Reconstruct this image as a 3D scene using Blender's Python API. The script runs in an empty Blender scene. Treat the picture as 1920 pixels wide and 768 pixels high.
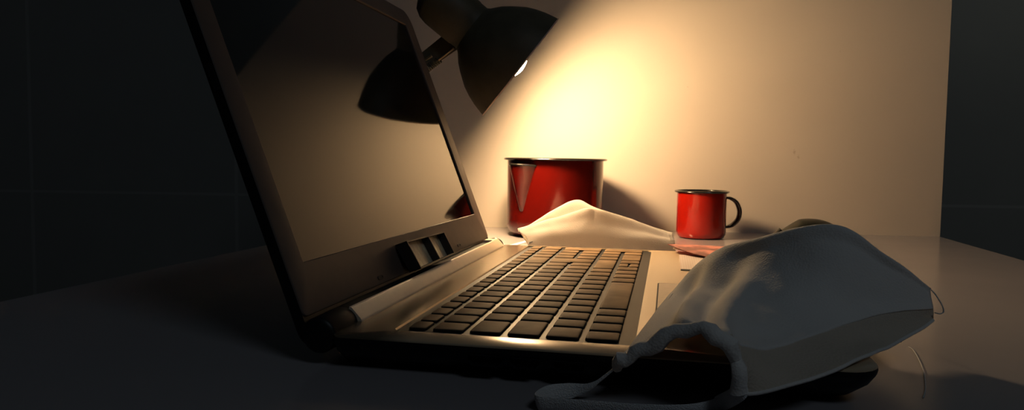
import bpy, bmesh, math, random
from mathutils import Vector, Matrix, noise

# All geometry below is written in millimetres in the laptop's own frame:
# x = depth of the laptop (hinge -> user), y = along the keyboard (near -> far), z = up, z = 0 the deck.
S = 0.001
ZOFF = 0.767          # deck height above the floor in metres (table top at 0.75 m)
TABLE = -17.0         # table top in mm
scene = bpy.context.scene
COL = scene.collection
R = math.radians
BULB, WORLD, FILL, EXPO = 320, .0055, 6.0, 0.2
def W(p): return Vector((p[0]*S, p[1]*S, p[2]*S + ZOFF))

# ------------------------------------------------------------------ materials
def new_mat(name):
    m = bpy.data.materials.new(name); m.use_nodes = True
    nt = m.node_tree
    b = nt.nodes['Principled BSDF']
    return m, nt, b
def setp(b, **k):
    for n, v in k.items():
        n = {'spec': 'Specular IOR Level', 'coat': 'Coat Weight', 'coatr': 'Coat Roughness', 'color': 'Base Color',
             'rough': 'Roughness', 'metal': 'Metallic', 'ior': 'IOR', 'aniso': 'Anisotropic', 'sheen': 'Sheen Weight',
             'emis': 'Emission Color', 'estr': 'Emission Strength'}.get(n, n)
        if isinstance(v, tuple) and len(v) == 3: v = (*v, 1)
        b.inputs[n].default_value = v
def add_noise(nt, b, scale, amt, base, target='Base Color', stretch=(1, 1, 1), detail=4, lo=.3, hi=.7, coord='Object'):
    tc = nt.nodes.new('ShaderNodeTexCoord'); mp = nt.nodes.new('ShaderNodeMapping')
    mp.inputs['Scale'].default_value = stretch
    nz = nt.nodes.new('ShaderNodeTexNoise'); nz.inputs['Scale'].default_value = scale; nz.inputs['Detail'].default_value = detail
    rp = nt.nodes.new('ShaderNodeMapRange'); rp.inputs['From Min'].default_value = lo; rp.inputs['From Max'].default_value = hi
    nt.links.new(tc.outputs[coord], mp.inputs['Vector']); nt.links.new(mp.outputs['Vector'], nz.inputs['Vector'])
    nt.links.new(nz.outputs['Fac'], rp.inputs['Value'])
    if target == 'Base Color':
        mx = nt.nodes.new('ShaderNodeMix'); mx.data_type = 'RGBA'
        mx.inputs['A'].default_value = (*[c*(1-amt) for c in base], 1); mx.inputs['B'].default_value = (*[min(1, c*(1+amt)) for c in base], 1)
        nt.links.new(rp.outputs['Result'], mx.inputs['Factor']); nt.links.new(mx.outputs['Result'], b.inputs['Base Color'])
    elif target == 'Roughness':
        rp.inputs['To Min'].default_value = base-amt; rp.inputs['To Max'].default_value = base+amt
        nt.links.new(rp.outputs['Result'], b.inputs['Roughness'])
    elif target == 'Bump':
        bp = nt.nodes.new('ShaderNodeBump'); bp.inputs['Strength'].default_value = amt; bp.inputs['Distance'].default_value = base
        nt.links.new(nz.outputs['Fac'], bp.inputs['Height']); nt.links.new(bp.outputs['Normal'], b.inputs['Normal'])
    return nz
def simple(name, color, rough=.5, **k):
    m, nt, b = new_mat(name); setp(b, color=color, rough=rough, **k); return m
def noisy(name, color, rough, scale, amt, bump=None, **k):
    m, nt, b = new_mat(name); setp(b, color=color, rough=rough, **k)
    add_noise(nt, b, scale, amt, color)
    if bump: add_noise(nt, b, bump[0], bump[1], bump[2], 'Bump')
    return m
M = {}
# table top: glossy pale laminate with faint veins
m, nt, b = new_mat('white_laminate'); setp(b, rough=.16, spec=.5)
add_noise(nt, b, 6, .012, (.36, .335, .345), stretch=(1, 3, 1)); add_noise(nt, b, 30, .01, .19, 'Roughness'); M['table'] = m
# white board: matt with a few scuffs
m, nt, b = new_mat('white_board'); setp(b, rough=.6, spec=.25)
add_noise(nt, b, 5, .025, (.56, .505, .445))
src = b.inputs['Base Color'].links[0].from_socket
tc = nt.nodes.new('ShaderNodeTexCoord')
for (sx, sy, sz, rad) in ((.642, .0, .117, .0022), (.648, .0, .110, .0018), (.489, .0, .2085, .0010), (.70, 0, .26, .0008)):
    vm = nt.nodes.new('ShaderNodeVectorMath'); vm.operation = 'DISTANCE'
    sp = nt.nodes.new('ShaderNodeVectorMath'); sp.operation = 'MULTIPLY'; sp.inputs[1].default_value = (1, 0, .55)
    nt.links.new(tc.outputs['Object'], sp.inputs[0]); nt.links.new(sp.outputs['Vector'], vm.inputs[0])
    vm.inputs[1].default_value = (sx, 0, sz*.55)
    nz = nt.nodes.new('ShaderNodeTexNoise'); nz.inputs['Scale'].default_value = 500; nt.links.new(tc.outputs['Object'], nz.inputs['Vector'])
    ad = nt.nodes.new('ShaderNodeMath'); ad.operation = 'MULTIPLY_ADD'; ad.inputs[1].default_value = .004; nt.links.new(nz.outputs['Fac'], ad.inputs[0]); nt.links.new(vm.outputs['Value'], ad.inputs[2])
    mr = nt.nodes.new('ShaderNodeMapRange'); mr.inputs['From Min'].default_value = rad; mr.inputs['From Max'].default_value = rad+.0022
    mr.inputs['To Min'].default_value = .45; mr.inputs['To Max'].default_value = 0
    nt.links.new(ad.outputs['Value'], mr.inputs['Value'])
    mx = nt.nodes.new('ShaderNodeMix'); mx.data_type = 'RGBA'; mx.inputs['B'].default_value = (.30, .22, .15, 1)
    nt.links.new(mr.outputs['Result'], mx.inputs['Factor']); nt.links.new(src, mx.inputs['A']); src = mx.outputs['Result']
nt.links.new(src, b.inputs['Base Color']); M['board'] = m
M['tile'] = noisy('dark_tile', (.20, .205, .205), .35, 8, .08, spec=.4)
M['grout'] = simple('grout', (.27, .27, .26), .8)
M['floor'] = noisy('floor_tile', (.25, .24, .23), .4, 5, .1)
M['tableleg'] = simple('table_leg_paint', (.5, .5, .5), .4)
# brushed metal deck
m, nt, b = new_mat('brushed_metal'); setp(b, color=(.58, .455, .31), metal=.15, rough=.25, spec=.34)
add_noise(nt, b, 160, .006, .24, 'Roughness', stretch=(20, .5, 1))
tc = nt.nodes.new('ShaderNodeTexCoord'); sx = nt.nodes.new('ShaderNodeSeparateXYZ'); nt.links.new(tc.outputs['Object'], sx.inputs[0])
mr = nt.nodes.new('ShaderNodeMapRange'); mr.inputs['From Min'].default_value = -.103; mr.inputs['From Max'].default_value = -.085      # bare brushed strip by the hinge, lacquered palm rest
nt.links.new(sx.outputs['X'], mr.inputs['Value'])
mx = nt.nodes.new('ShaderNodeMix'); mx.data_type = 'RGBA'; mx.inputs['A'].default_value = (.30, .24, .165, 1); mx.inputs['B'].default_value = (.56, .44, .30, 1)
nt.links.new(mr.outputs['Result'], mx.inputs['Factor']); nt.links.new(mx.outputs['Result'], b.inputs['Base Color'])
m2 = nt.nodes.new('ShaderNodeMapRange'); m2.inputs['To Min'].default_value = .75; m2.inputs['To Max'].default_value = .15
nt.links.new(mr.outputs['Result'], m2.inputs['Value']); nt.links.new(m2.outputs['Result'], b.inputs['Metallic']); M['deck'] = m
M['well'] = noisy('well_metal', (.60, .49, .36), .42, 60, .12, metal=.55)
M['silver'] = noisy('silver_plastic', (.88, .71, .53), .42, 90, .04, spec=.5)
M['bezel'] = noisy('bezel_plastic', (.13, .10, .085), .5, 120, .05, spec=.4)
M['black'] = noisy('black_plastic', (.010, .010, .010), .45, 60, .2, spec=.35)
M['lidback'] = simple('lid_back', (.008, .008, .008), .4, spec=.3)
M['rubber'] = simple('rubber', (.03, .026, .022), .6)
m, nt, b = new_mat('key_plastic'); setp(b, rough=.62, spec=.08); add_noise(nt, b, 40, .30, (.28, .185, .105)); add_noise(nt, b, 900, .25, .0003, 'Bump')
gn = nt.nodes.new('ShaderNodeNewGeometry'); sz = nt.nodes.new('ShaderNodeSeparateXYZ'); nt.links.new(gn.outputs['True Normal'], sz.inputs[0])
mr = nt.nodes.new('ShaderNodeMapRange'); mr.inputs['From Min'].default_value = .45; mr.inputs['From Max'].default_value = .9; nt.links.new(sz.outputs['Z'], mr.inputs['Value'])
mx = nt.nodes.new('ShaderNodeMix'); mx.data_type = 'RGBA'; mx.inputs['A'].default_value = (.012, .010, .008, 1)      # paler tops paint glancing sheen on the dark keys, black skirts
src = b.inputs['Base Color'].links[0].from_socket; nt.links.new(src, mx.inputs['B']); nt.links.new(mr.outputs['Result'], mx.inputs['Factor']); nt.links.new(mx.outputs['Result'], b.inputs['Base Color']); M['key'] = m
m, nt, b = new_mat('glossy_screen'); setp(b, color=(.006, .005, .005), rough=.05, spec=.5, ior=1.8)
add_noise(nt, b, 30, .012, .045, 'Roughness'); M['screen'] = m
M['pad'] = noisy('touchpad', (.54, .48, .41), .42, 200, .05, metal=.6)
M['seam'] = simple('seam_black', (.004, .004, .004), .7)
def enamel(name, c):
    m, nt, b = new_mat(name); setp(b, rough=.22, spec=.5, coat=.6, coatr=.08)
    add_noise(nt, b, 14, .10, c); return m
M['red'] = enamel('red_enamel', (.10, .0045, .002)); M['redmug'] = enamel('orange_red_enamel', (.33, .013, .004))
M['darkenamel'] = enamel('black_enamel', (.012, .011, .009)); M['handle'] = enamel('dark_brown_enamel', (.035, .012, .008))
M['lamp'] = noisy('lamp_black', (.11, .095, .062), .5, 50, .15, spec=.3)
M['lampin'] = simple('lamp_inner', (.08, .06, .05), .6)
M['steel'] = simple('steel', (.45, .38, .30), .3, metal=1.0)
M['lamprim'] = simple('lamp_rim', (.55, .42, .34), .45)  # pale ring paints the lamplight catching the black shade's edge
M['tray'] = noisy('tray_plastic', (.045, .036, .030), .45, 60, .2)
M['traylit'] = noisy('tray_floor', (.90, .68, .47), .6, 120, .35)  # lit copy of the dark tray plastic, pale colour standing for lamplight
M['mouse'] = noisy('mouse_plastic', (.016, .017, .012), .35, 80, .2)
m, nt, b = new_mat('bulb_glass'); setp(b, color=(1, .9, .75), emis=(1, .71, .40), estr=BULB); M['bulb'] = m
def fabric(name, col, trans, weave, wscale):
    m, nt, b = new_mat(name); out = nt.nodes['Material Output']
    setp(b, color=col, rough=.9, spec=.1, sheen=.15)
    tl = nt.nodes.new('ShaderNodeBsdfTranslucent'); tl.inputs['Color'].default_value = (col[0], col[1]*.97, col[2]*.92, 1)
    mx = nt.nodes.new('ShaderNodeMixShader'); mx.inputs[0].default_value = trans
    nt.links.new(b.outputs[0], mx.inputs[1]); nt.links.new(tl.outputs[0], mx.inputs[2]); nt.links.new(mx.outputs[0], out.inputs['Surface'])
    tc = nt.nodes.new('ShaderNodeTexCoord'); vo = nt.nodes.new('ShaderNodeTexVoronoi'); vo.inputs['Scale'].default_value = wscale
    nt.links.new(tc.outputs['Object'], vo.inputs['Vector'])
    bp = nt.nodes.new('ShaderNodeBump'); bp.inputs['Strength'].default_value = weave; bp.inputs['Distance'].default_value = .001
    nt.links.new(vo.outputs['Distance'], bp.inputs['Height']); nt.links.new(bp.outputs['Normal'], b.inputs['Normal']); nt.links.new(bp.outputs['Normal'], tl.inputs['Normal'])
    return m
M['fabric'] = fabric('woven_mask_fabric', (.72, .69, .655), .04, .2, 900)
M['fabric3'] = fabric('under_mask_fabric', (.60, .52, .43), .10, .3, 900)  # brown tint stands for warm lamplight through the thin layer
M['fabric2'] = fabric('white_mask_fabric', (.90, .88, .86), .66, .12, 1200)
M['elastic'] = fabric('white_elastic', (.66, .66, .66), .1, .4, 1500)
M['stitch'] = simple('stitch_dots', (.85, .82, .78), .8)
m, nt, b = new_mat('pink_card'); setp(b, rough=.45); add_noise(nt, b, 45, .45, (.50, .21, .17), lo=.42, hi=.6); M['card'] = m
m, nt, b = new_mat('pale_sticker'); setp(b, rough=.4)
tc = nt.nodes.new('ShaderNodeTexCoord'); wv = nt.nodes.new('ShaderNodeTexWave'); wv.wave_type = 'BANDS'; wv.bands_direction = 'X'; wv.inputs['Scale'].default_value = 160; wv.inputs['Distortion'].default_value = .6
nt.links.new(tc.outputs['Object'], wv.inputs['Vector'])
mx = nt.nodes.new('ShaderNodeMix'); mx.data_type = 'RGBA'; mx.inputs['A'].default_value = (.62, .50, .44, 1); mx.inputs['B'].default_value = (.68, .60, .54, 1)
nt.links.new(wv.outputs['Fac'], mx.inputs['Factor']); nt.links.new(mx.outputs['Result'], b.inputs['Base Color']); M['sticker'] = m

# ------------------------------------------------------------------ object helpers
def obj(name, verts, faces, mat, parent=None, smooth=False, base=None, angle=35):
    """one mesh object from millimetre verts; parented parts share the parent's origin"""
    if parent is not None: o0 = parent['_base']
    else:
        if base is None:
            xs = [v[0] for v in verts]; ys = [v[1] for v in verts]; zs = [v[2] for v in verts]
            base = ((min(xs)+max(xs))/2, (min(ys)+max(ys))/2, min(zs))
        o0 = base
    me = bpy.data.meshes.new(name)
    me.from_pydata([((v[0]-o0[0])*S, (v[1]-o0[1])*S, (v[2]-o0[2])*S) for v in verts], [], faces)
    bm = bmesh.new(); bm.from_mesh(me); bmesh.ops.recalc_face_normals(bm, faces=bm.faces); bm.to_mesh(me); bm.free()
    if smooth:
        for p in me.polygons: p.use_smooth = True
        if angle < 180: me.set_sharp_from_angle(angle=R(angle))
    me.materials.append(mat)
    o = bpy.data.objects.new(name, me); COL.objects.link(o)
    o['_base'] = list(o0)
    if parent is not None: o.parent = parent
    else: o.location = W(o0)
    return o
def rebase(o, parent):
    """sub-part: parent to a mesh part (same origin)"""
    o.parent = parent
def empty(name, base):
    o = bpy.data.objects.new(name, None); COL.objects.link(o); o.location = W(base); o['_base'] = list(base); o.empty_display_size = .02
    return o
def tag(o, label, cat, group=None, kind=None):
    o['label'] = label; o['category'] = cat
    if group: o['group'] = group
    if kind: o['kind'] = kind
    return o
class MB:
    def __init__(s): s.v = []; s.f = []
    def add(s, v, f):
        n = len(s.v); s.v += [tuple(p) for p in v]; s.f += [tuple(i+n for i in q) for q in f]; return s
    def box(s, x0, x1, y0, y1, z0, z1):
        v = [(x, y, z) for z in (z0, z1) for y in (y0, y1) for x in (x0, x1)]
        return s.add(v, [(0, 2, 3, 1), (4, 5, 7, 6), (0, 1, 5, 4), (2, 6, 7, 3), (0, 4, 6, 2), (1, 3, 7, 5)])
    def loops(s, L, cap0=True, cap1=True, closed=True):
        n = len(L[0]); v = [p for l in L for p in l]; f = []
        for i in range(len(L)-1):
            for j in range(n if closed else n-1):
                k = (j+1) % n
                f.append((i*n+j, i*n+k, (i+1)*n+k, (i+1)*n+j))
        if cap0: f.append(tuple(reversed(range(n))))
        if cap1: f.append(tuple((len(L)-1)*n+j for j in range(n)))
        return s.add(v, f)
    def tube(s, pts, r, n=12, cap=True, flat=None):
        pts = [Vector(p) for p in pts]; L = []; up = None
        for i, p in enumerate(pts):
            t = (pts[min(i+1, len(pts)-1)]-pts[max(i-1, 0)]).normalized()
            if up is None: up = Vector((0, 0, 1)) if abs(t.z) < .9 else Vector((1, 0, 0))
            a = t.cross(up).normalized(); up = a.cross(t).normalized()
            rr = r[i] if isinstance(r, (list, tuple)) else r
            ra, rb = (rr, rr) if flat is None else flat(i/(len(pts)-1), rr)
            L.append([p + a*ra*math.cos(2*math.pi*k/n) + up*rb*math.sin(2*math.pi*k/n) for k in range(n)])
        return s.loops(L, cap, cap)
    def lathe(s, prof, o, ax=(0, 0, 1), n=48, cap0=False, cap1=False):
        ax = Vector(ax).normalized(); a = ax.orthogonal().normalized(); b2 = ax.cross(a); o = Vector(o)
        L = [[o + ax*h + (a*math.cos(2*math.pi*k/n) + b2*math.sin(2*math.pi*k/n))*r for k in range(n)] for r, h in prof]
        return s.loops(L, cap0, cap1)
    def sphere(s, c, rad, n=24, m=14):
        prof = [(max(1e-3, math.sin(math.pi*i/m))*rad, -math.cos(math.pi*i/m)*rad) for i in range(m+1)]
        return s.lathe(prof, c, n=n, cap0=True, cap1=True)
    def make(s, name, mat, parent=None, **k): return obj(name, s.v, s.f, mat, parent, **k)
def rrect(x0, x1, y0, y1, r, z, k=6):
    """rounded rectangle loop, counter-clockwise; r = one radius or four (x1y1, x0y1, x0y0, x1y0)"""
    rs = r if isinstance(r, (list, tuple)) else (r,)*4
    out = []
    for (cx, cy, a0, q) in ((x1-rs[0], y1-rs[0], 0, rs[0]), (x0+rs[1], y1-rs[1], 90, rs[1]), (x0+rs[2], y0+rs[2], 180, rs[2]), (x1-rs[3], y0+rs[3], 270, rs[3])):
        for i in range(k+1):
            a = R(a0+90*i/k); out.append((cx+q*math.cos(a), cy+q*math.sin(a), z))
    return out
def catmull(P, t):
    n = len(P)-1; x = t*n; i = min(int(x), n-1); u = x-i
    p0 = P[i-1] if i > 0 else 2*P[0]-P[1]; p1, p2 = P[i], P[i+1]; p3 = P[i+2] if i+2 <= n else 2*P[n]-P[n-1]
    return .5*((2*p1)+(-p0+p2)*u+(2*p0-5*p1+4*p2-p3)*u*u+(-p0+3*p1-3*p2+p3)*u**3)
def spline(pts, n):
    P = [Vector(p) for p in pts]; return [catmull(P, i/n) for i in range(n+1)]
def patch(G, nu, nv):
    rows = [[Vector(p) for p in r] for r in G]
    dense = [[catmull(r, i/nu) for i in range(nu+1)] for r in rows]
    return [[catmull([d[i] for d in dense], j/nv) for i in range(nu+1)] for j in range(nv+1)]
def grid_mesh(Q):
    h, w = len(Q), len(Q[0]); v = [p for r in Q for p in r]
    return v, [(j*w+i, j*w+i+1, (j+1)*w+i+1, (j+1)*w+i) for j in range(h-1) for i in range(w-1)]
def displace(Q, fn):
    h, w = len(Q), len(Q[0]); N = []
    for j in range(h):
        r = []
        for i in range(w):
            du = Q[j][min(i+1, w-1)]-Q[j][max(i-1, 0)]; dv = Q[min(j+1, h-1)][i]-Q[max(j-1, 0)][i]
            n = du.cross(dv); r.append(n.normalized() if n.length > 1e-9 else Vector((0, 0, 1)))
        N.append(r)
    return [[Q[j][i] + N[j][i]*fn(i/(w-1), j/(h-1), Q[j][i]) for i in range(w)] for j in range(h)]

# mask control nets (mm)
BIG = [
     [[97.5, -35.0, -2.0], [106.4, 8.0, 3.3], [122.3, 95.0, 9.0], [146.6, 142.0, 4.3], [174.5, 110.0, 6.5], [207.7, 93.0, 7.8], [233.1, 95.0, 5.8], [252.2, 72.0, 18.1]] ,
     [[94.5, -40.0, -1.5], [103.4, 3.0, 3.8], [119.3, 90.0, 9.5], [138.6, 104.0, 28.8], [166.5, 72.0, 43.5], [199.7, 55.0, 52.1], [225.1, 57.0, 38.4], [250.2, 66.0, 22.1]] ,
     [[98.8, -42.0, 3.1], [109.0, -6.0, 7.3], [127.8, 68.0, 12.6], [148.5, 72.0, 29.1], [171.4, 56.0, 40.3], [199.6, 47.0, 46.0], [225.2, 53.0, 33.5], [250.2, 64.0, 20.7]] ,
     [[108.2, -44.0, 9.2], [118.4, -18.0, 14.5], [135.5, 34.0, 16.9], [155.3, 39.0, 24.7], [175.7, 38.0, 29.9], [200.9, 39.0, 33.6], [226.0, 49.0, 25.9], [250.1, 62.0, 18.3]] ,
     [[123.0, -48.0, 18.7], [129.8, -36.0, 19.5], [141.9, -11.0, 17.3], [158.0, 4.0, 16.8], [177.6, 16.0, 18.1], [202.8, 32.0, 20.3], [227.0, 46.0, 18.4], [250.1, 60.0, 15.3]] ,
     [[135.2, -54.0, 18.2], [139.2, -50.0, 15.8], [146.2, -42.0, 10.8], [157.7, -29.0, 7.6], [177.6, -6.0, 9.1], [204.0, 23.0, 12.2], [227.8, 43.0, 13.6], [250.2, 59.0, 12.8]] ,
     [[142.9, -55.0, 8.8], [145.8, -54.0, 7.4], [150.1, -49.0, 4.2], [160.8, -39.0, 2.6], [179.0, -20.0, 4.2], [204.2, 13.0, 5.3], [230.0, 41.0, 7.2], [250.9, 60.0, 9.3]] ,
     [[144.2, -54.0, -4.0], [147.0, -54.0, -4.4], [153.2, -52.0, -3.9], [164.3, -47.0, -1.8], [180.7, -34.0, 0.9], [202.9, -6.0, 1.9], [231.1, 36.0, 2.6], [250.5, 59.0, 6.7]] ,
]
SMALL = [
     [[-29.9, 430.0, -9.0], [-31.4, 478.0, -15.0], [-5.9, 490.0, -15.0], [16.3, 494.0, -15.0], [35.6, 482.0, -15.0], [74.5, 468.0, -15.0], [107.7, 454.0, -15.0], [118.8, 408.0, -15.0]] ,
     [[-41.9, 428.0, 9.4], [-29.4, 436.0, 14.9], [-3.9, 448.0, 31.1], [18.3, 452.0, 40.2], [37.6, 440.0, 33.9], [76.5, 426.0, 22.5], [109.7, 412.0, 13.7], [120.8, 400.0, 12.6]] ,
     [[-41.1, 424.0, 8.0], [-25.8, 427.0, 6.9], [-1.5, 432.0, 18.7], [19.2, 433.0, 26.2], [38.7, 426.0, 25.6], [77.0, 417.0, 23.0], [109.8, 406.0, 12.6], [120.8, 397.0, 11.2]] ,
     [[-40.3, 420.0, 9.6], [-22.1, 418.0, 16.7], [0.9, 416.0, 24.9], [20.2, 414.0, 31.2], [39.8, 412.0, 35.2], [77.4, 408.0, 26.1], [109.8, 400.0, 14.4], [120.7, 394.0, 12.7]] ,
     [[-36.7, 414.0, 7.4], [-20.2, 408.0, 10.8], [2.7, 405.0, 16.3], [22.2, 404.0, 20.9], [41.5, 403.0, 22.7], [78.0, 400.0, 17.1], [110.4, 395.0, 10.1], [122.3, 390.0, 9.4]] ,
     [[-27.9, 404.0, 2.6], [-15.5, 398.0, 4.2], [4.4, 395.0, 6.3], [23.7, 394.0, 8.2], [42.8, 393.0, 9.0], [78.7, 391.0, 7.2], [111.1, 388.0, 5.0], [123.4, 385.0, 5.3]] ,
     [[-21.9, 388.0, -15.5], [-12.1, 386.0, -15.5], [6.0, 386.0, -15.5], [25.0, 386.0, -15.5], [43.8, 386.0, -15.5], [79.3, 386.0, -15.5], [112.0, 384.0, -15.5], [124.7, 382.0, -15.5]] ,
]
LOOP = [[84.9, -40.2, -10.0], [76.9, -39.4, -13.0], [68.1, -43.0, -13.5], [64.2, -51.3, -13.5], [64.5, -58.2, -13.5], [71.6, -58.5, -13.5], [89.0, -58.1, -13.5], [106.0, -57.7, -13.5], [124.8, -53.0, -13.5], [136.9, -41.3, -13.5]]
LOOPR = [[249.4, 107.5, -16.3], [250.3, 89.7, -16.4], [243.0, 50.2, -16.4], [233.8, 16.4, -16.4], [227.5, -0.9, -16.4]]
LOOPT = [[250.3, 66.0, 21.2], [251.8, 64.0, 19.1], [254.4, 62.0, 14.1], [254.9, 61.0, 11.0], [252.9, 60.0, 10.0], [250.0, 58.0, 10.8]]
LOOP2L = [[-47.7, 523.9, -14.0], [-55.9, 525.7, -15.8], [-61.5, 495.1, -15.8], [-66.5, 477.1, -15.8], [-57.2, 474.8, -15.8], [-45.7, 489.4, -15.8]]
LOOP2R = [[122.6, 395.4, 3.0], [127.9, 371.5, 2.8], [140.2, 366.9, 2.8], [152.4, 366.6, 2.8], [161.8, 361.2, 2.8], [154.0, 350.5, 2.8], [134.7, 348.3, 2.8], [122.3, 365.3, 2.8]]

# ------------------------------------------------------------------ setting
def rotated(name, verts, faces, mat, base, yaw, parent=None):
    me = bpy.data.meshes.new(name); me.from_pydata([(x*S, y*S, z*S) for x, y, z in verts], [], faces)
    bm = bmesh.new(); bm.from_mesh(me); bmesh.ops.recalc_face_normals(bm, faces=bm.faces); bm.to_mesh(me); bm.free()
    me.materials.append(mat); o = bpy.data.objects.new(name, me); COL.objects.link(o)
    o.location = W(base); o.rotation_euler = (0, 0, yaw); o['_base'] = list(base)
    return o
fl = MB().box(-2600, 2200, -2200, 2600, -787, -767).make('floor', M['floor']); fl['kind'] = 'structure'
# tiled wall behind the table (seen at the left and right of the white board)
TW = ((-1544, 1313), (990, 1721)); yaw_t = math.atan2(TW[1][1]-TW[0][1], TW[1][0]-TW[0][0])
m, nt, b = new_mat('wall_tiles'); setp(b, rough=.4, spec=.4)
tc = nt.nodes.new('ShaderNodeTexCoord'); sx = nt.nodes.new('ShaderNodeSeparateXYZ'); nt.links.new(tc.outputs['Object'], sx.inputs[0])
def line_mask(sock, period, off, half):
    a = nt.nodes.new('ShaderNodeMath'); a.operation = 'ADD'; a.inputs[1].default_value = off; nt.links.new(sock, a.inputs[0])
    p = nt.nodes.new('ShaderNodeMath'); p.operation = 'PINGPONG'; p.inputs[1].default_value = period/2; nt.links.new(a.outputs[0], p.inputs[0])
    r = nt.nodes.new('ShaderNodeMapRange'); r.inputs['From Min'].default_value = half*.6; r.inputs['From Max'].default_value = half*1.4
    r.inputs['To Min'].default_value = 1; r.inputs['To Max'].default_value = 0; nt.links.new(p.outputs[0], r.inputs['Value']); return r.outputs['Result']
v1 = line_mask(sx.outputs['X'], .556, .556*4, .0045); h1 = line_mask(sx.outputs['Z'], .60, .0, .0035)
mxm = nt.nodes.new('ShaderNodeMath'); mxm.operation = 'MAXIMUM'; nt.links.new(v1, mxm.inputs[0]); nt.links.new(h1, mxm.inputs[1])
nz = nt.nodes.new('ShaderNodeTexNoise'); nz.inputs['Scale'].default_value = 9; nt.links.new(tc.outputs['Object'], nz.inputs['Vector'])
c1 = nt.nodes.new('ShaderNodeMix'); c1.data_type = 'RGBA'; c1.inputs['A'].default_value = (.275, .275, .26, 1); c1.inputs['B'].default_value = (.31, .31, .295, 1); nt.links.new(nz.outputs['Fac'], c1.inputs['Factor'])
c2 = nt.nodes.new('ShaderNodeMix'); c2.data_type = 'RGBA'; c2.inputs['B'].default_value = (.365, .36, .345, 1); nt.links.new(mxm.outputs[0], c2.inputs['Factor']); nt.links.new(c1.outputs['Result'], c2.inputs['A'])
nt.links.new(c2.outputs['Result'], b.inputs['Base Color']); M['walltile'] = m
wl = rotated('wall_back', *(lambda mb: (mb.v, mb.f))(MB().box(-1100, 3900, 0, 40, -747, 1500)), M['walltile'], (-1544, 1313, -20), yaw_t); wl['kind'] = 'structure'

# table
tb = empty('table', (80, 265, -767))
t = MB().loops([rrect(-335, 496, -420, 835, 4, TABLE-28, 3), rrect(-335, 496, -420, 835, 4, TABLE-1.2, 3), rrect(-333.8, 494.8, -418.8, 833.8, 4, TABLE, 3)])
t.make('tabletop', M['table'], tb)
for (x, y) in ((-295, -380), (456, -380), (-295, 795), (456, 795)):
    MB().loops([rrect(x-20, x+20, y-20, y+20, 5, -766.5, 3), rrect(x-22, x+22, y-22, y+22, 5, TABLE-28, 3)]).make('leg', M['tableleg'], tb)
tag(tb, 'white glossy table carrying the open laptop, red enamelware and face masks', 'table')

# white board standing on the table behind everything
yaw_p = math.atan2(797.3-711.8, 493.5+144.8)
PL = (-345.0, 711.8-(345-144.8)*math.tan(yaw_p)); plen = (496-PL[0])/math.cos(yaw_p)
wp = rotated('white_board', *(lambda mb: (mb.v, mb.f))(MB().box(0, plen, 0, 14, 0, 529)), M['board'], (PL[0], PL[1], TABLE), yaw_p)
tag(wp, 'large plain white board standing upright on the table behind the red pot', 'board')

# ------------------------------------------------------------------ laptop
lap = empty('laptop', (82, 170, TABLE))
tag(lap, 'open silver and black laptop with dark keys and glossy screen on the white table', 'laptop')
BX0, BX1, BY0, BY1 = -44, 206, -25, 367
RC = (16, 6, 6, 16)
def bl(ins, z): return rrect(BX0+ins*.4, BX1-ins, BY0+ins, BY1-ins, [max(2, r-ins*.4) for r in RC], z)
MB().loops([bl(14, -15.5), bl(9, -14), bl(3, -8.5), bl(.4, -4), bl(0, -2.2), bl(.2, -.9)]).make('base_shell', M['black'], lap, smooth=True)
for (x, y) in ((-20, 5), (178, 0), (-20, 340), (178, 345)):
    MB().lathe([(6, -17), (6.5, -15)], (x, y, 0), n=20, cap0=True, cap1=True).make('rubber_foot', M['rubber'], lap, smooth=True)
# deck ring with the sunken keyboard well
WX0, WX1, WY0, WY1 = -17.5, 97.5, -6, 361.5
mb = MB()
mb.loops([bl(.2, -.9), bl(.3, -.35), bl(1.0, 0), rrect(WX0-1, WX1+7, WY0-1, WY1+1, 5, 0), rrect(WX0, WX1+1.5, WY0, WY1, 4, -1.5), rrect(WX0+.2, WX1, WY0+.2, WY1-.2, 4, -2.3), rrect(WX0+.4, WX1-.4, WY0+.4, WY1-.4, 4, -3.0)], False, False)
mb.make('deck', M['deck'], lap, smooth=True)
mb = MB(); mb.add(rrect(WX0, WX1, WY0, WY1, 4, -2.9), [tuple(range(28))]); mb.make('keyboard_well', M['well'], lap)
# keys
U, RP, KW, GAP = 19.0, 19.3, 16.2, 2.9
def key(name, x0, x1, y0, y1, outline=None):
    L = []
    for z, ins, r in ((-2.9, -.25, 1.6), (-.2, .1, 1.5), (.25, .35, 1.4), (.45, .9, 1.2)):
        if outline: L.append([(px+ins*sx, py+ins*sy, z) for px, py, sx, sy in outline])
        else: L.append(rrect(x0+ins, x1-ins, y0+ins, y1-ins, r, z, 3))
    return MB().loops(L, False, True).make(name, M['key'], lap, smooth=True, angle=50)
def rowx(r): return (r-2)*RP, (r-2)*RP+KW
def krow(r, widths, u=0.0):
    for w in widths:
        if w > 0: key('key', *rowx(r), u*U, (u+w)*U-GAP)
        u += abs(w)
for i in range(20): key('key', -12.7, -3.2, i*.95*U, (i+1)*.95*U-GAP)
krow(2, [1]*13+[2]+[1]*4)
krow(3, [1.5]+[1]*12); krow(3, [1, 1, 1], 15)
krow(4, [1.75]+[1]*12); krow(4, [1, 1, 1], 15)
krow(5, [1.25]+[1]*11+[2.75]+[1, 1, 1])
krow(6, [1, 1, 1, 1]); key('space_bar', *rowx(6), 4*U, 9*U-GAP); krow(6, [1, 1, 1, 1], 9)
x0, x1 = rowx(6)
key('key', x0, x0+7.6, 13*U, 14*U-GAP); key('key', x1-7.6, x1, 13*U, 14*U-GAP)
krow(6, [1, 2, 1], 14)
key('key', rowx(3)[0], rowx(4)[1], 18*U, 19*U-GAP); key('key', rowx(5)[0], rowx(6)[1], 18*U, 19*U-GAP)
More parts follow.
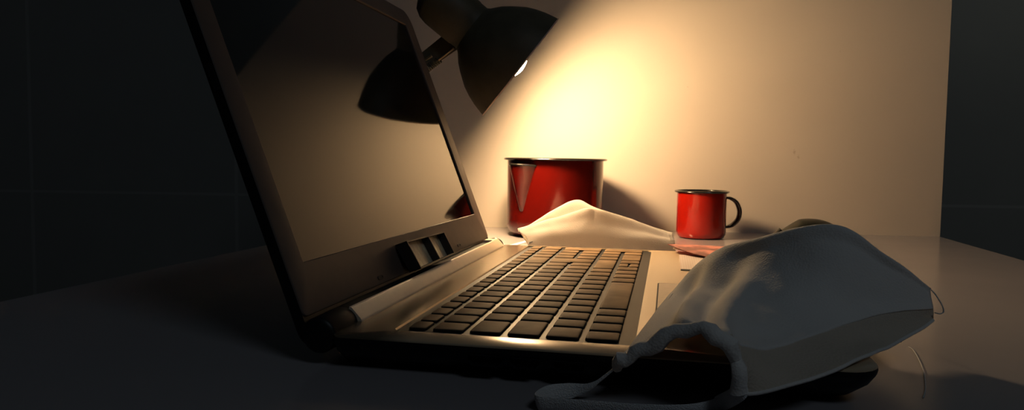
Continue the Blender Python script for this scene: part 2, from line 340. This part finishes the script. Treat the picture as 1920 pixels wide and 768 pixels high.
ex0, ex1, em = rowx(3)[0], rowx(4)[1], rowx(3)[1]
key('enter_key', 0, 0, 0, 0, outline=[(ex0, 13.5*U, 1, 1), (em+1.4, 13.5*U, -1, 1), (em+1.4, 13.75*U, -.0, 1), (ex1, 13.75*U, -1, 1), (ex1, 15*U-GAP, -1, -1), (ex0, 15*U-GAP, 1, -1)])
# touchpad
TX0, TX1, TY0, TY1 = 110, 168, 66, 175.5
mb = MB(); mb.loops([rrect(TX0-.5, TX1+.5, TY0-.5, TY1+.5, 2.5, .06), rrect(TX0+.45, TX1-.45, TY0+.45, TY1-.45, 2, .06)], False, False); seam_mb = mb
mb = MB(); mb.add(rrect(TX0+.4, TX1-.4, TY0+.4, TY1-.4, 2, .08), [tuple(range(28))]); tp = mb.make('touchpad', M['pad'], lap); seam_mb.make('touchpad_seam', M['seam'], tp)
# sticker on the palm rest and its black lower border
mb = MB(); mb.loops([rrect(126.5, 172, 246, 338, 1, .05, 2), rrect(126.5, 172, 246, 338, 1, .35, 2)]); stk = mb.make('sticker', M['sticker'], lap); stk['label'] = 'pale pink printed sticker with a black border'
mb = MB(); mb.loops([rrect(126.5, 172, 240, 246.5, 1, .05, 2), rrect(126.5, 172, 240, 246.5, 1, .4, 2)]); mb.make('sticker_border', M['seam'], stk)
# ports on the near side: sockets with thin metal lips
for (ya, yb, za, zb) in ((25.5, 41.5, -9.4, -4.6), (45.5, 59, -9.4, -5), (66, 80, -9.6, -5)):
    mb = MB()
    def pl(e, dy): return [(ya-e+ (1.5 if i in (0, ) else 0), BY0+dy, z) for i, z in ()]
    def loop(e, dy):
        return [(ya+2.2-e*.7, BY0+dy, za-e), (yb-2.2+e*.7, BY0+dy, za-e), (yb+e, BY0+dy, za+2+0*e), (yb+e, BY0+dy, zb+e), (ya-e, BY0+dy, zb+e), (ya-e, BY0+dy, za+2)]
    mb.loops([loop(.35, 2.6), loop(.35, .2), loop(0, .1), loop(-.3, 3)], False, True)
    mb.make('port', M['black'], lap)
# hinge: dark barrels with the silver cover strip between them
for (ya, yb) in ((-21, 7.0), (356.5, 361)):
    MB().lathe([(6.5, ya), (8.2, ya+.8), (9.0, ya+2), (9.0, yb)], (-52.0, 0, -1.8), ax=(0, 1, 0), n=40, cap0=True, cap1=True).make('hinge_barrel', M['black'], lap, smooth=True)
prof = [(-41.0, -.8), (-41.2, .6), (-41.6, 1.4), (-46.6, 6.8), (-47.4, 7.3), (-48.2, 7.4), (-49.0, 7.0), (-58, 7.0), (-60, 3), (-60, -3), (-52, -6), (-44, -3)]
def hprof(k, drop):
    return [(-51+(x+51)*k, 1+((z if not drop or i not in (6, 7) else 3.2)-1)*k) for i, (x, z) in enumerate(prof)]
L = []
for y, k, dr in ((7.5, 1, 1), (338, 1, 1), (338.5, 1, 0), (352, 1, 0), (354.5, .95, 0), (356, .82, 0), (356.6, .6, 0)):
    L.append([(x, y, z) for x, z in hprof(k, dr)])
MB().loops(L).make('hinge_cover', M['silver'], lap, smooth=True, angle=30)
MB().box(-60, -48.9, 7.6, 338, 3.0, 4.6).make('hinge_channel', M['seam'], lap)

# lid: plane tilted back; coordinates (y, s, n): s up the lid, n towards the user
LN = Vector((.9332, 0, .3593)); LS = Vector((-.3593, 0, .9332)); LO = Vector((-56, 0, 0))
def lid(y, s, n): return LO + Vector((0, y, 0)) + LS*s + LN*n
def lrect(y0, y1, s0, s1, r, n, k=8):
    return [lid(a, b2, n) for a, b2, _ in rrect(y0, y1, s0, s1, r, 0, k)]
LY0, LY1, LS0, LS1 = -21, 362, 7.6, 247
rr = (15, 15, 4, 4)
LB = -7.5; rb = (15, 15, 9, 9)
mb = MB(); mb.loops([lrect(LY0+3, LY1-3, LB+3, LS1-3, (13, 13, 7, 7), -8.0), lrect(LY0+.6, LY1-.6, LB+.6, LS1-.6, rb, -7), lrect(LY0, LY1, LB, LS1, rb, -5.5), lrect(LY0, LY1, LB, LS1, rb, -1.0), lrect(LY0+1, LY1-1, LB+1, LS1-1, rb, -1.0), lrect(LY0+1.5, LY1-1.5, LB+1.5, LS1-1.5, rb, -3.0)], True, True)
mb.make('lid_back', M['lidback'], lap, smooth=True)
SY0, SY1, SS0, SS1 = -4, 340.5, 34.2, 230
mb = MB(); mb.loops([lrect(LY0, LY1, LS0, LS1, rr, -.9), lrect(LY0+.25, LY1-.25, LS0+.25, LS1-.25, rr, -.3), lrect(LY0+.9, LY1-.9, LS0+.9, LS1-.9, rr, 0), lrect(SY0-.5, SY1+.5, SS0-.5, SS1+.5, .8, 0), lrect(SY0, SY1, SS0, SS1, .8, -.5), lrect(SY0, SY1, SS0, SS1, .8, -1.7)], False, False)
mb.make('bezel', M['bezel'], lap, smooth=True, angle=30)
mb = MB(); mb.add(lrect(SY0, SY1, SS0, SS1, .8, -1.5), [tuple(range(36))]); mb.make('screen', M['screen'], lap)
# webcam side latch notch on the near edge and rubber bumpers on the lower bezel
mb = MB(); q = [lid(LY0-.6, 128, -5), lid(LY0-.6, 142, -5), lid(LY0-.6, 142, -1.5), lid(LY0-.6, 128, -1.5)]; q2 = [lid(LY0+.4, 128, -5), lid(LY0+.4, 142, -5), lid(LY0+.4, 142, -1.5), lid(LY0+.4, 128, -1.5)]
mb.loops([q, q2]); mb.make('edge_slot', M['seam'], lap)
mb = MB(); q = [lid(LY1+.3, 118, -3.5), lid(LY1+.3, 130, -3.5), lid(LY1+.3, 130, -2), lid(LY1+.3, 118, -2)]; q2 = [lid(LY1-.4, a, n) for a, n in ((118, -3.5), (130, -3.5), (130, -2), (118, -2))]
mb.loops([q, q2]); mb.make('edge_slot', M['seam'], lap)
for y in (80.3, 258.4):
    mb = MB(); mb.loops([lrect(y-4.2, y+4.2, 10.4, 13.0, 1.2, .05, 4), lrect(y-4.0, y+4.0, 10.6, 12.8, 1.1, .6, 4), lrect(y-3.0, y+3.0, 11.1, 12.3, .6, .6, 4), lrect(y-3.0, y+3.0, 11.1, 12.3, .6, .2, 4)], False, True)
    mb.make('rubber_bumper', M['rubber'], lap)

# ------------------------------------------------------------------ small two-compartment tray resting on the hinge against the bezel
bxo = empty('plastic_tray', (-50, 160, 9))
tag(bxo, 'small dark two-compartment plastic tray leaning on the bezel above the hinge', 'tray')
FTL, FTR, FBR, FBL = lid(118.5, 28.2, 10), lid(202, 26.6, 10), lid(199.5, 7.4, 13.3), lid(118.8, 7.4, 13.3)
def fr(u, w, d):
    """u along, w down, d depth behind the front face"""
    p = FTL.lerp(FTR, u).lerp(FBL.lerp(FBR, u), w)
    return p - LN*d
D = 8.8; DF = 6.0; T = .016; TW_ = .05
def slab(u0, u1, w0, w1, d0, d1):
    v = [fr(u, w, d) for d in (d0, d1) for w in (w0, w1) for u in (u0, u1)]
    return v, [(0, 2, 3, 1), (4, 5, 7, 6), (0, 1, 5, 4), (2, 6, 7, 3), (0, 4, 6, 2), (1, 3, 7, 5)]
mb = MB()
for (ua, ub) in ((T, .54), (.54+T, 1-T)):
    v, f = slab(ua, ub, TW_, 1-TW_, 0, D)
    v = [fr(u, w, d) for d in (0, D) for w in (TW_, 1-TW_) for u in (ua, ub)]
    v[0] = fr(ua, TW_, 2.2); v[1] = fr(ub, TW_, 6.2); v[2] = fr(ua, 1-TW_, 2.2); v[3] = fr(ub, 1-TW_, 6.2)  # floors sloped to face the lamp and read brighter
    mb.add(v, f)
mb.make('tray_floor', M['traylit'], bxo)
mb = MB()
for a in ((0, T, 0, 1), (1-T, 1, 0, 1), (0, 1, 0, TW_), (0, 1, 1-TW_, 1)): mb.add(*slab(*a, 0, D))
mb.make('tray_wall', M['tray'], bxo)
mb = MB(); mb.add(*slab(.54, .54+T, TW_, 1-TW_, .3, DF)); mb.make('divider', M['tray'], bxo)

# ------------------------------------------------------------------ pot
PX, PY = -33.6, 634; PR = 64.2
pot = empty('enamel_pot', (PX, PY, TABLE))
tag(pot, 'large red enamel pot with black rim and side spout behind the laptop', 'pot')
def lat(prof, o, mat, name, par, **k): return MB().lathe(prof, o, n=72, **k).make(name, mat, par, smooth=True)
lat([(.1, -16.8), (50, -16.8), (56, -15.5), (61, -11), (64.5, -3), (PR, 6), (PR, 84.2)], (PX, PY, 0), M['red'], 'pot_body', pot)
lat([(PR-1, 84.2), (PR-1.2, 6), (60, -9), (50, -14.5), (.1, -15)], (PX, PY, 0), M['darkenamel'], 'pot_lining', pot)
def torus(cx, cy, cz, r, a, c, name, mat, par, n=72, m=12):
    L = [[(cx+(r+a*math.cos(2*math.pi*j/m))*math.cos(2*math.pi*i/n), cy+(r+a*math.cos(2*math.pi*j/m))*math.sin(2*math.pi*i/n), cz+c*math.sin(2*math.pi*j/m)) for i in range(n)] for j in range(m+1)]
    return MB().loops(L, False, False).make(name, mat, par, smooth=True, angle=180)
torus(PX, PY, 85.2, 66.6, 2.8, 1.7, 'pot_rim', M['darkenamel'], pot)
# spout: a pinched V on the side facing front-left, open at the top
sa = math.atan2(-352-PY, 114-PX) - R(42)      # camera-ward direction turned to the left
sd = Vector((math.cos(sa), math.sin(sa), 0)); st = Vector((-sd.y, sd.x, 0)); PC = Vector((PX, PY, 0))
L = []
for i in range(15):
    t = i/14; z = 76.5 - 58*t
    hw = 17.5*(1-t)+4.2; ex = 15*(1-t)**.9 + 1.2
    row = []
    for j in range(17):
        q = -1+2*j/16
        yv = q*hw; core = math.sqrt(max(0, PR**2-yv**2))
        bul = (1-abs(q)**2.4)
        row.append(PC + sd*(core-1.5+ (ex+1.5)*bul) + st*yv + Vector((0, 0, z + 1.5*bul*(1-t))))
    L.append(row)
yb = L[-1]; L.append([PC + sd*(PR-4) + st*(p-PC).dot(st)*.5 + Vector((0, 0, 15)) for p in yb])
spt = MB().loops(L, False, False, closed=False).make('spout', M['red'], pot, smooth=True, angle=180)
MB().tube([p+Vector((0, 0, .3)) for p in L[0]], 1.3, 8).make('spout_rim', M['darkenamel'], spt, smooth=True)
# handle on the far side
hd = -sd
pts = [PC+hd*(PR-1)+Vector((0, 0, 70)), PC+hd*(PR+10)+Vector((0, 0, 71)), PC+hd*(PR+18)+Vector((0, 0, 58)), PC+hd*(PR+20)+Vector((0, 0, 38)), PC+hd*(PR+15)+Vector((0, 0, 18)), PC+hd*(PR+8)+Vector((0, 0, 10)), PC+hd*(PR-1)+Vector((0, 0, 10))]
MB().tube(spline(pts, 30), 4, 12, flat=lambda t, r: (7, 2.2)).make('handle', M['handle'], pot, smooth=True)

# ------------------------------------------------------------------ mug
MX, MY, MR = 160, 668, 32.4
mug = empty('enamel_mug', (MX, MY, TABLE))
tag(mug, 'small orange-red enamel mug with black rim and dark handle near the white board', 'mug')
lat([(.1, -16.8), (26, -16.8), (29.5, -15.8), (31.6, -13), (MR, -8), (MR, 44.6)], (MX, MY, 0), M['redmug'], 'mug_body', mug)
lat([(MR-1, 44.6), (MR-1.2, -8), (27, -14.5), (.1, -15)], (MX, MY, 0), M['darkenamel'], 'mug_lining', mug)
torus(MX, MY, 45.0, 33.9, 2.0, 1.5, 'mug_rim', M['darkenamel'], mug)
hx = Vector((.98, .2, 0)).normalized(); MC = Vector((MX, MY, 0))
pts = [MC+hx*(MR-1)+Vector((0, 0, 37)), MC+hx*(MR+6)+Vector((0, 0, 36.3)), MC+hx*(MR+14)+Vector((0, 0, 31)), MC+hx*(MR+18.5)+Vector((0, 0, 20)), MC+hx*(MR+17)+Vector((0, 0, 9)), MC+hx*(MR+10)+Vector((0, 0, 1)), MC+hx*(MR+4)+Vector((0, 0, -1.5)), MC+hx*(MR-1)+Vector((0, 0, -2.2))]
MB().tube(spline(pts, 36), 3, 12, flat=lambda t, r: (5.2, 1.6+1.6*math.sin(math.pi*min(1, max(0, t))))).make('handle', M['handle'], mug, smooth=True)

# ------------------------------------------------------------------ desk lamp
LC = Vector((-58.9, 508.9, 192.6)); LA = Vector((.76, .23, -.61)).normalized()
lampo = empty('desk_lamp', (-290, 575, TABLE))
tag(lampo, 'black bell-shaded desk lamp leaning over from behind the laptop screen, switched on', 'lamp')
K = .628
shp = [(113, 0), (111, -9), (107, -25), (101, -42), (93, -59), (84, -72), (76, -83), (66, -95), (57, -103), (50, -109), (46.5, -114)]
shd = MB().lathe([(r*K, h*K) for r, h in shp], LC, LA, n=80)
shd = shd.make('lamp_shade', M['lamp'], lampo, smooth=True, angle=180)
MB().lathe([(r*K-.9, h*K) for r, h in [(113, .3)]+shp[1:]]+[(2, -112*K)], LC, LA, n=80).make('shade_lining', M['lampin'], shd, smooth=True, angle=180)
MB().lathe([(113*K-1.2, .2), (113*K-.6, 1.0), (113*K+.5, .9), (113*K+.6, -.5), (113*K, -.8)], LC, LA, n=80).make('shade_rim', M['lamprim'], shd, smooth=True)
hs = [(46.5, -113), (46.5, -128), (47.5, -131), (47.5, -160), (47, -188), (44, -203), (36, -216), (22, -224), (.2, -227)]
MB().lathe([(r*K, h*K) for r, h in hs], LC, LA, n=56).make('socket_housing', M['lamp'], lampo, smooth=True, angle=50)
BR = 25.0; bc = LC - LA*(BR-4.0)
mb = MB(); mb.sphere(bc, BR, 32, 20); mb.lathe([(15, -BR*.8), (13, -BR*1.2), (12, -BR*1.9)], bc, LA, n=24)
bulb = mb.make('bulb', M['bulb'], lampo, smooth=True, angle=180)
# arm: bracket, spring arm to the elbow, lower arm to the round base (mostly hidden by the laptop lid)
J0 = Vector((-134, 496, 226)); J1 = Vector((-166, 489, 201)); EL = Vector((-300, 500, 112)); BS = Vector((-292, 575, -4))
dirn = (J1-J0).normalized(); sidev = Vector((dirn.z, 0, -dirn.x)).normalized()
mb = MB()
for s in (-3.5, 3.5):
    o1 = Vector((0, s, 0)); L = []
    for p, h in ((J0+o1-dirn*8, 8), (J0+o1, 11), (J1+o1, 9.5), (J1+o1+dirn*5, 7)):
        L.append([p+sidev*h+Vector((0, -.8, 0)), p+sidev*h+Vector((0, .8, 0)), p-sidev*h+Vector((0, .8, 0)), p-sidev*h+Vector((0, -.8, 0))])
    mb.loops(L)
brk = mb.make('bracket', M['lamp'], lampo)
mb = MB(); q = [J0.lerp(J1, .2), J0.lerp(J1, .75)]
mb.tube([p-sidev*9.5+Vector((0, -4, 0)) for p in q], 1.5, 8); mb.make('bracket_plate', M['steel'], brk, smooth=True)
mb = MB(); mb.lathe([(5, -7), (5.6, -6), (5.6, 6), (5, 7)], J0, (0, 1, 0), n=20, cap0=True, cap1=True); mb.sphere(J0+Vector((6, -2, -7.5)), 4.2, 14, 8); mb.make('knob', M['steel'], brk, smooth=True)
mb = MB()
for s in (-5, 5): mb.tube([J1+Vector((0, s, 0))-dirn*8, EL+Vector((0, s, 0))], 3, 10)
mb.make('upper_arm', M['lamp'], lampo, smooth=True)
hel = []; sp0 = J0.lerp(J1, .72)-sidev*8; sp1 = sp0+dirn*62; e1 = sidev; e2 = Vector((0, 1, 0)); nt_ = 24
for i in range(nt_*12+1):
    t = i/(nt_*12); a = 2*math.pi*nt_*t
    hel.append(sp0.lerp(sp1, t)+e1*4.6*math.cos(a)+e2*4.6*math.sin(a))
MB().tube(hel, .85, 6).make('spring', M['lamp'], lampo, smooth=True)
mb = MB(); mb.lathe([(9, -8), (10, -7), (10, 7), (9, 8)], EL, (0, 1, 0), n=24, cap0=True, cap1=True); mb.make('elbow_joint', M['lamp'], lampo, smooth=True)
mb = MB()
for s in (-5, 5): mb.tube([EL+Vector((0, s, 0)), BS+Vector((0, s, 0))], 3, 10)
mb.make('lower_arm', M['lamp'], lampo, smooth=True)
MB().lathe([(.1, -16.6), (38, -16.6), (40, -15), (40, -7), (37, -4.5), (10, -3), (8, 4), (.1, 4)], (-290, 575, 0), n=48).make('lamp_base', M['lamp'], lampo, smooth=True)

# ------------------------------------------------------------------ computer mouse
ms = empty('computer_mouse', (280, 606, TABLE))
tag(ms, 'dark olive computer mouse lying behind the big grey mask', 'mouse')
def mouse_h(t): return 3+31*math.sin(math.pi*(t*.80+.10))**.9 * (1-.10*(t-.5))
L = []
for j in range(25):
    t = j/24; x = 236+92*t
    hw = 29*max(.05, 1-(abs(2*t-1))**3.2)**.5; h = 31.5*max(.02, (1-(abs(2*(t-.06)-1) if t > .06 else 1)**2.1))**.62*(.55+.45*min(1, t*2.4)) + 2.5
    L.append([(x, 606+hw*math.cos(a), TABLE+.3+h*max(0, math.sin(a))**.7) for a in [math.pi*i/18 for i in range(19)]])
MB().loops(L).make('mouse_shell', M['mouse'], ms, smooth=True, angle=60)
MB().tube([(242, 606, -8), (246, 606, -3.5), (253, 606, 3.2)], 2.4, 10).make('scroll_wheel', M['rubber'], ms, smooth=True)

# ------------------------------------------------------------------ card lying over the far edge of the palm rest
cz = lambda x, y: 1.2+.02*(y-320)
cp = [(116, 358), (128.5, 339), (139, 326), (150, 317.5), (190, 318), (190, 392), (128, 388)]
lift = [5.0, 3.0, 1.6, .6, 0, 0, 1.5]
mb = MB(); mb.loops([[(x, y, cz(x, y)+l) for (x, y), l in zip(cp, lift)], [(x, y, cz(x, y)+l+.45) for (x, y), l in zip(cp, lift)]])
cd = mb.make('printed_card', M['card'], None)
tag(cd, 'pink printed card lying over the far corner of the laptop palm rest', 'card')

# ------------------------------------------------------------------ masks
def cloth(name, Q, mat, parent, thick=.7):
    v, f = grid_mesh(Q); o = obj(name, v, f, mat, parent, smooth=True, angle=180)
    md = o.modifiers.new('thickness', 'SOLIDIFY'); md.thickness = thick*S; md.offset = 0
    return o
def ribbon(pts, n, w, th, twist=None, widths=None):
    C = spline(pts, n); mb = MB(); L = []
    for i, p in enumerate(C):
        t = (C[min(i+1, n)]-C[max(i-1, 0)]).normalized()
        side = t.cross(Vector((0, 0, 1))).normalized() if abs(t.z) < .95 else Vector((0, 1, 0))
        upv = side.cross(t).normalized(); a = R(twist(i/n)) if twist else 0
        d1 = side*math.cos(a)+upv*math.sin(a); d2 = t.cross(d1).normalized()
        ww = (widths(i/n) if widths else w)/2
        L.append([p+d1*ww*math.cos(k)+d2*th*math.sin(k) for k in [2*math.pi*q/10 for q in range(10)]])
    return mb.loops(L)
bigm = empty('face_mask', (178, 40, 0))
tag(bigm, 'large crumpled grey-white face mask draped over the near right corner of the laptop', 'face mask')
Q = patch(BIG, 96, 84)
def fold(u, v, p):
    # gathered pleats fanning from the tie end, fading across the mask, and slight crumple
    e = min(1, u/.06)*math.exp(-(max(0, u-.25)/.22)**2)
    tt = v*7
    def bump(c, w): return math.exp(-((tt-c)/w)**2)
    dd = tt-(5.0-6.2*u); win = min(1, u/.05)*math.exp(-(max(0, u-.36)/.12)**2)
    def rid(c, w): return math.exp(-((dd-c)/w)**2)
    g = (3.4*rid(0, .30) - 3.2*rid(.75, .36) - 2.8*rid(-.75, .32) + 2.4*rid(-1.4, .34))*win
    g -= 1.0*bump(5.0, .22)*min(1, u*5)*math.exp(-(max(0, u-.3)/.3)**2)
    pk = 1.0*math.exp(-(u/.10)**2)*math.sin(v*46)
    cr = noise.noise(Vector(p)*.03)*1.6 + noise.noise(Vector(p)*.075)*.7
    g *= min(1, max(0, (tt-1.0)/.7))
    return g + (pk + cr*min(1, u*6))*min(1, .25+abs(tt-1)*.8)
Q = displace(Q, fold)
def clear(Q):
    out = []
    for r in Q:
        rr = []
        for p in r:
            p = p.copy()
            if BX0 < p.x < BX1+1 and p.y > BY0-1: p.z = max(p.z, 1.0)
            p.z = max(p.z, TABLE+1.2)
            rr.append(p)
        out.append(rr)
    return out
Q = clear(Q)
cloth('mask_panel', Q[:62], M['fabric'], bigm)
lp_ = cloth('lower_panel', [[p+Vector((0, .6, 0)) for p in r] for r in Q[60:]], M['fabric3'], bigm); lp_['label'] = 'thinner lower layer tinted brown as if lit from behind'
edge = [r[0] for r in Q][12:]
pts = [edge[i] for i in range(0, len(edge), 3)]
n_e = len(pts)
MB().tube(pts, [1.9+1.5*min(1, i/3.5)+.5*math.sin(i*.85)+.35*math.sin(i*2.1+1) for i in range(n_e)], 12, flat=lambda t, r: (r*.75, r*1.0)).make('edge_binding', M['fabric'], bigm, smooth=True)
hem = Q[-1]
MB().tube([hem[i] for i in range(0, len(hem), 3)], .8, 8).make('lower_hem', M['fabric'], bigm, smooth=True)
nose = Q[12]
lp = [(94.6, -41, -1.6)] + LOOP + [(143.6, -53, -5.0), (145.2, -53.5, -1)]
ribbon(lp, 120, 5.5, .55, twist=lambda t: 75 if .08 < t else 75*t/.08, widths=lambda t: 1.6+(5.0*min(1, max(0, (t-.06)/.12)))).make('ear_loop', M['elastic'], bigm, smooth=True)
ribbon([(247, 62, 5)]+LOOPR, 60, .5, .2).make('ear_loop', M['elastic'], bigm, smooth=True)
ribbon(LOOPT, 40, .8, .3).make('edge_thread', M['elastic'], bigm, smooth=True)

sm = empty('face_mask', (40, 425, TABLE))
tag(sm, 'bright white face mask lying peaked on the table between laptop and red pot', 'face mask')
Q2 = patch(SMALL, 84, 60)
Q2 = displace(Q2, lambda u, v, p: (noise.noise(Vector(p)*.045)*1.1 + noise.noise(Vector(p)*.11)*.35)*min(1, u*8, (1-u)*8) + 1.8*math.exp(-((u-.575)/.014)**2)*math.exp(-((v-.57)/.06)**2))
Q2 = [[Vector((p.x, max(p.y, 369.5), max(p.z, TABLE+.9))) for p in r] for r in Q2]
cloth('mask_panel', Q2, M['fabric2'], sm)
# welded seam dots at the right end
mb = MB()
def surf(u, v): return Q2[min(60, int(round(v*60)))][min(84, int(round(u*84)))]
for i in range(7):
    for j in range(9):
        p = surf(.935+.008*i, .52+.032*j); mb.sphere(p+Vector((0, -.5, .3)), .42, 6, 4)
for i in range(34):
    p = surf(.60+.0115*i, .84); mb.sphere(p+Vector((0, -.6, .1)), .40, 6, 4)
mb.make('seam_dots', M['stitch'], sm, smooth=True)
ribbon([(-22, 396, 0), (-30, 430, -12)]+LOOP2L, 60, 4, .5, twist=lambda t: 20).make('ear_loop', M['elastic'], sm, smooth=True)
ribbon([(120, 386, 3)]+LOOP2R, 60, 2.2, .6).make('ear_loop', M['elastic'], sm, smooth=True)

# ------------------------------------------------------------------ camera
cam = bpy.data.cameras.new('camera'); co = bpy.data.objects.new('camera', cam); COL.objects.link(co)
cam.sensor_fit = 'HORIZONTAL'; cam.sensor_width = 36; cam.lens = 36*1386.1/1920; cam.clip_start = .01; cam.clip_end = 50
rv, uv, fv = Vector((0.9784669, 0.20596368, 0.01347169)), Vector((-0.0263923, 0.06011429, 0.99784253)), Vector((-0.20470948, 0.97671144, -0.0642557))
mw = Matrix((rv, uv, -fv)).transposed().to_4x4(); mw.translation = W((114.2568, -352.5109, 87.1157)); co.matrix_world = mw
scene.camera = co

# ------------------------------------------------------------------ light: the lamp's bulb, and a dim cool window glow from above the near right
w = bpy.data.worlds.new('world'); scene.world = w; w.use_nodes = True
w.node_tree.nodes['Background'].inputs['Color'].default_value = (.80, .90, 1.0, 1); w.node_tree.nodes['Background'].inputs['Strength'].default_value = WORLD
al = bpy.data.lights.new('window_glow', 'AREA'); al.shape = 'DISK'; al.size = .9; al.energy = FILL; al.color = (.74, .88, 1.0)
ao = bpy.data.objects.new('window_glow', al); COL.objects.link(ao); ao.location = W((1500, -1500, 2400))
ao.rotation_euler = (Vector(W((0, 150, 0)))-ao.location).to_track_quat('-Z', 'Y').to_euler()

gl = bpy.data.lights.new('tile_fill', 'AREA'); gl.shape = 'DISK'; gl.size = .5; gl.energy = .35; gl.color = (1, .98, .82)  # added out-of-frame fill, no real source, brightens the tiled wall at right
go = bpy.data.objects.new('tile_fill', gl); COL.objects.link(go); go.location = W((1500, 900, 700))
go.rotation_euler = (Vector(W((1050, 1750, 300)))-go.location).to_track_quat('-Z', 'Y').to_euler()

scene.view_settings.view_transform = 'Standard'; scene.view_settings.look = 'None'
scene.view_settings.exposure = EXPO; scene.view_settings.gamma = .86
scene.cycles.use_denoising = True
scene.cycles.max_bounces = 10; scene.cycles.diffuse_bounces = 6; scene.cycles.glossy_bounces = 5
scene.cycles.sample_clamp_indirect = 8.0
scene.cycles.caustics_reflective = False; scene.cycles.caustics_refractive = False
for o in bpy.data.objects:
    if '_base' in o: del o['_base']
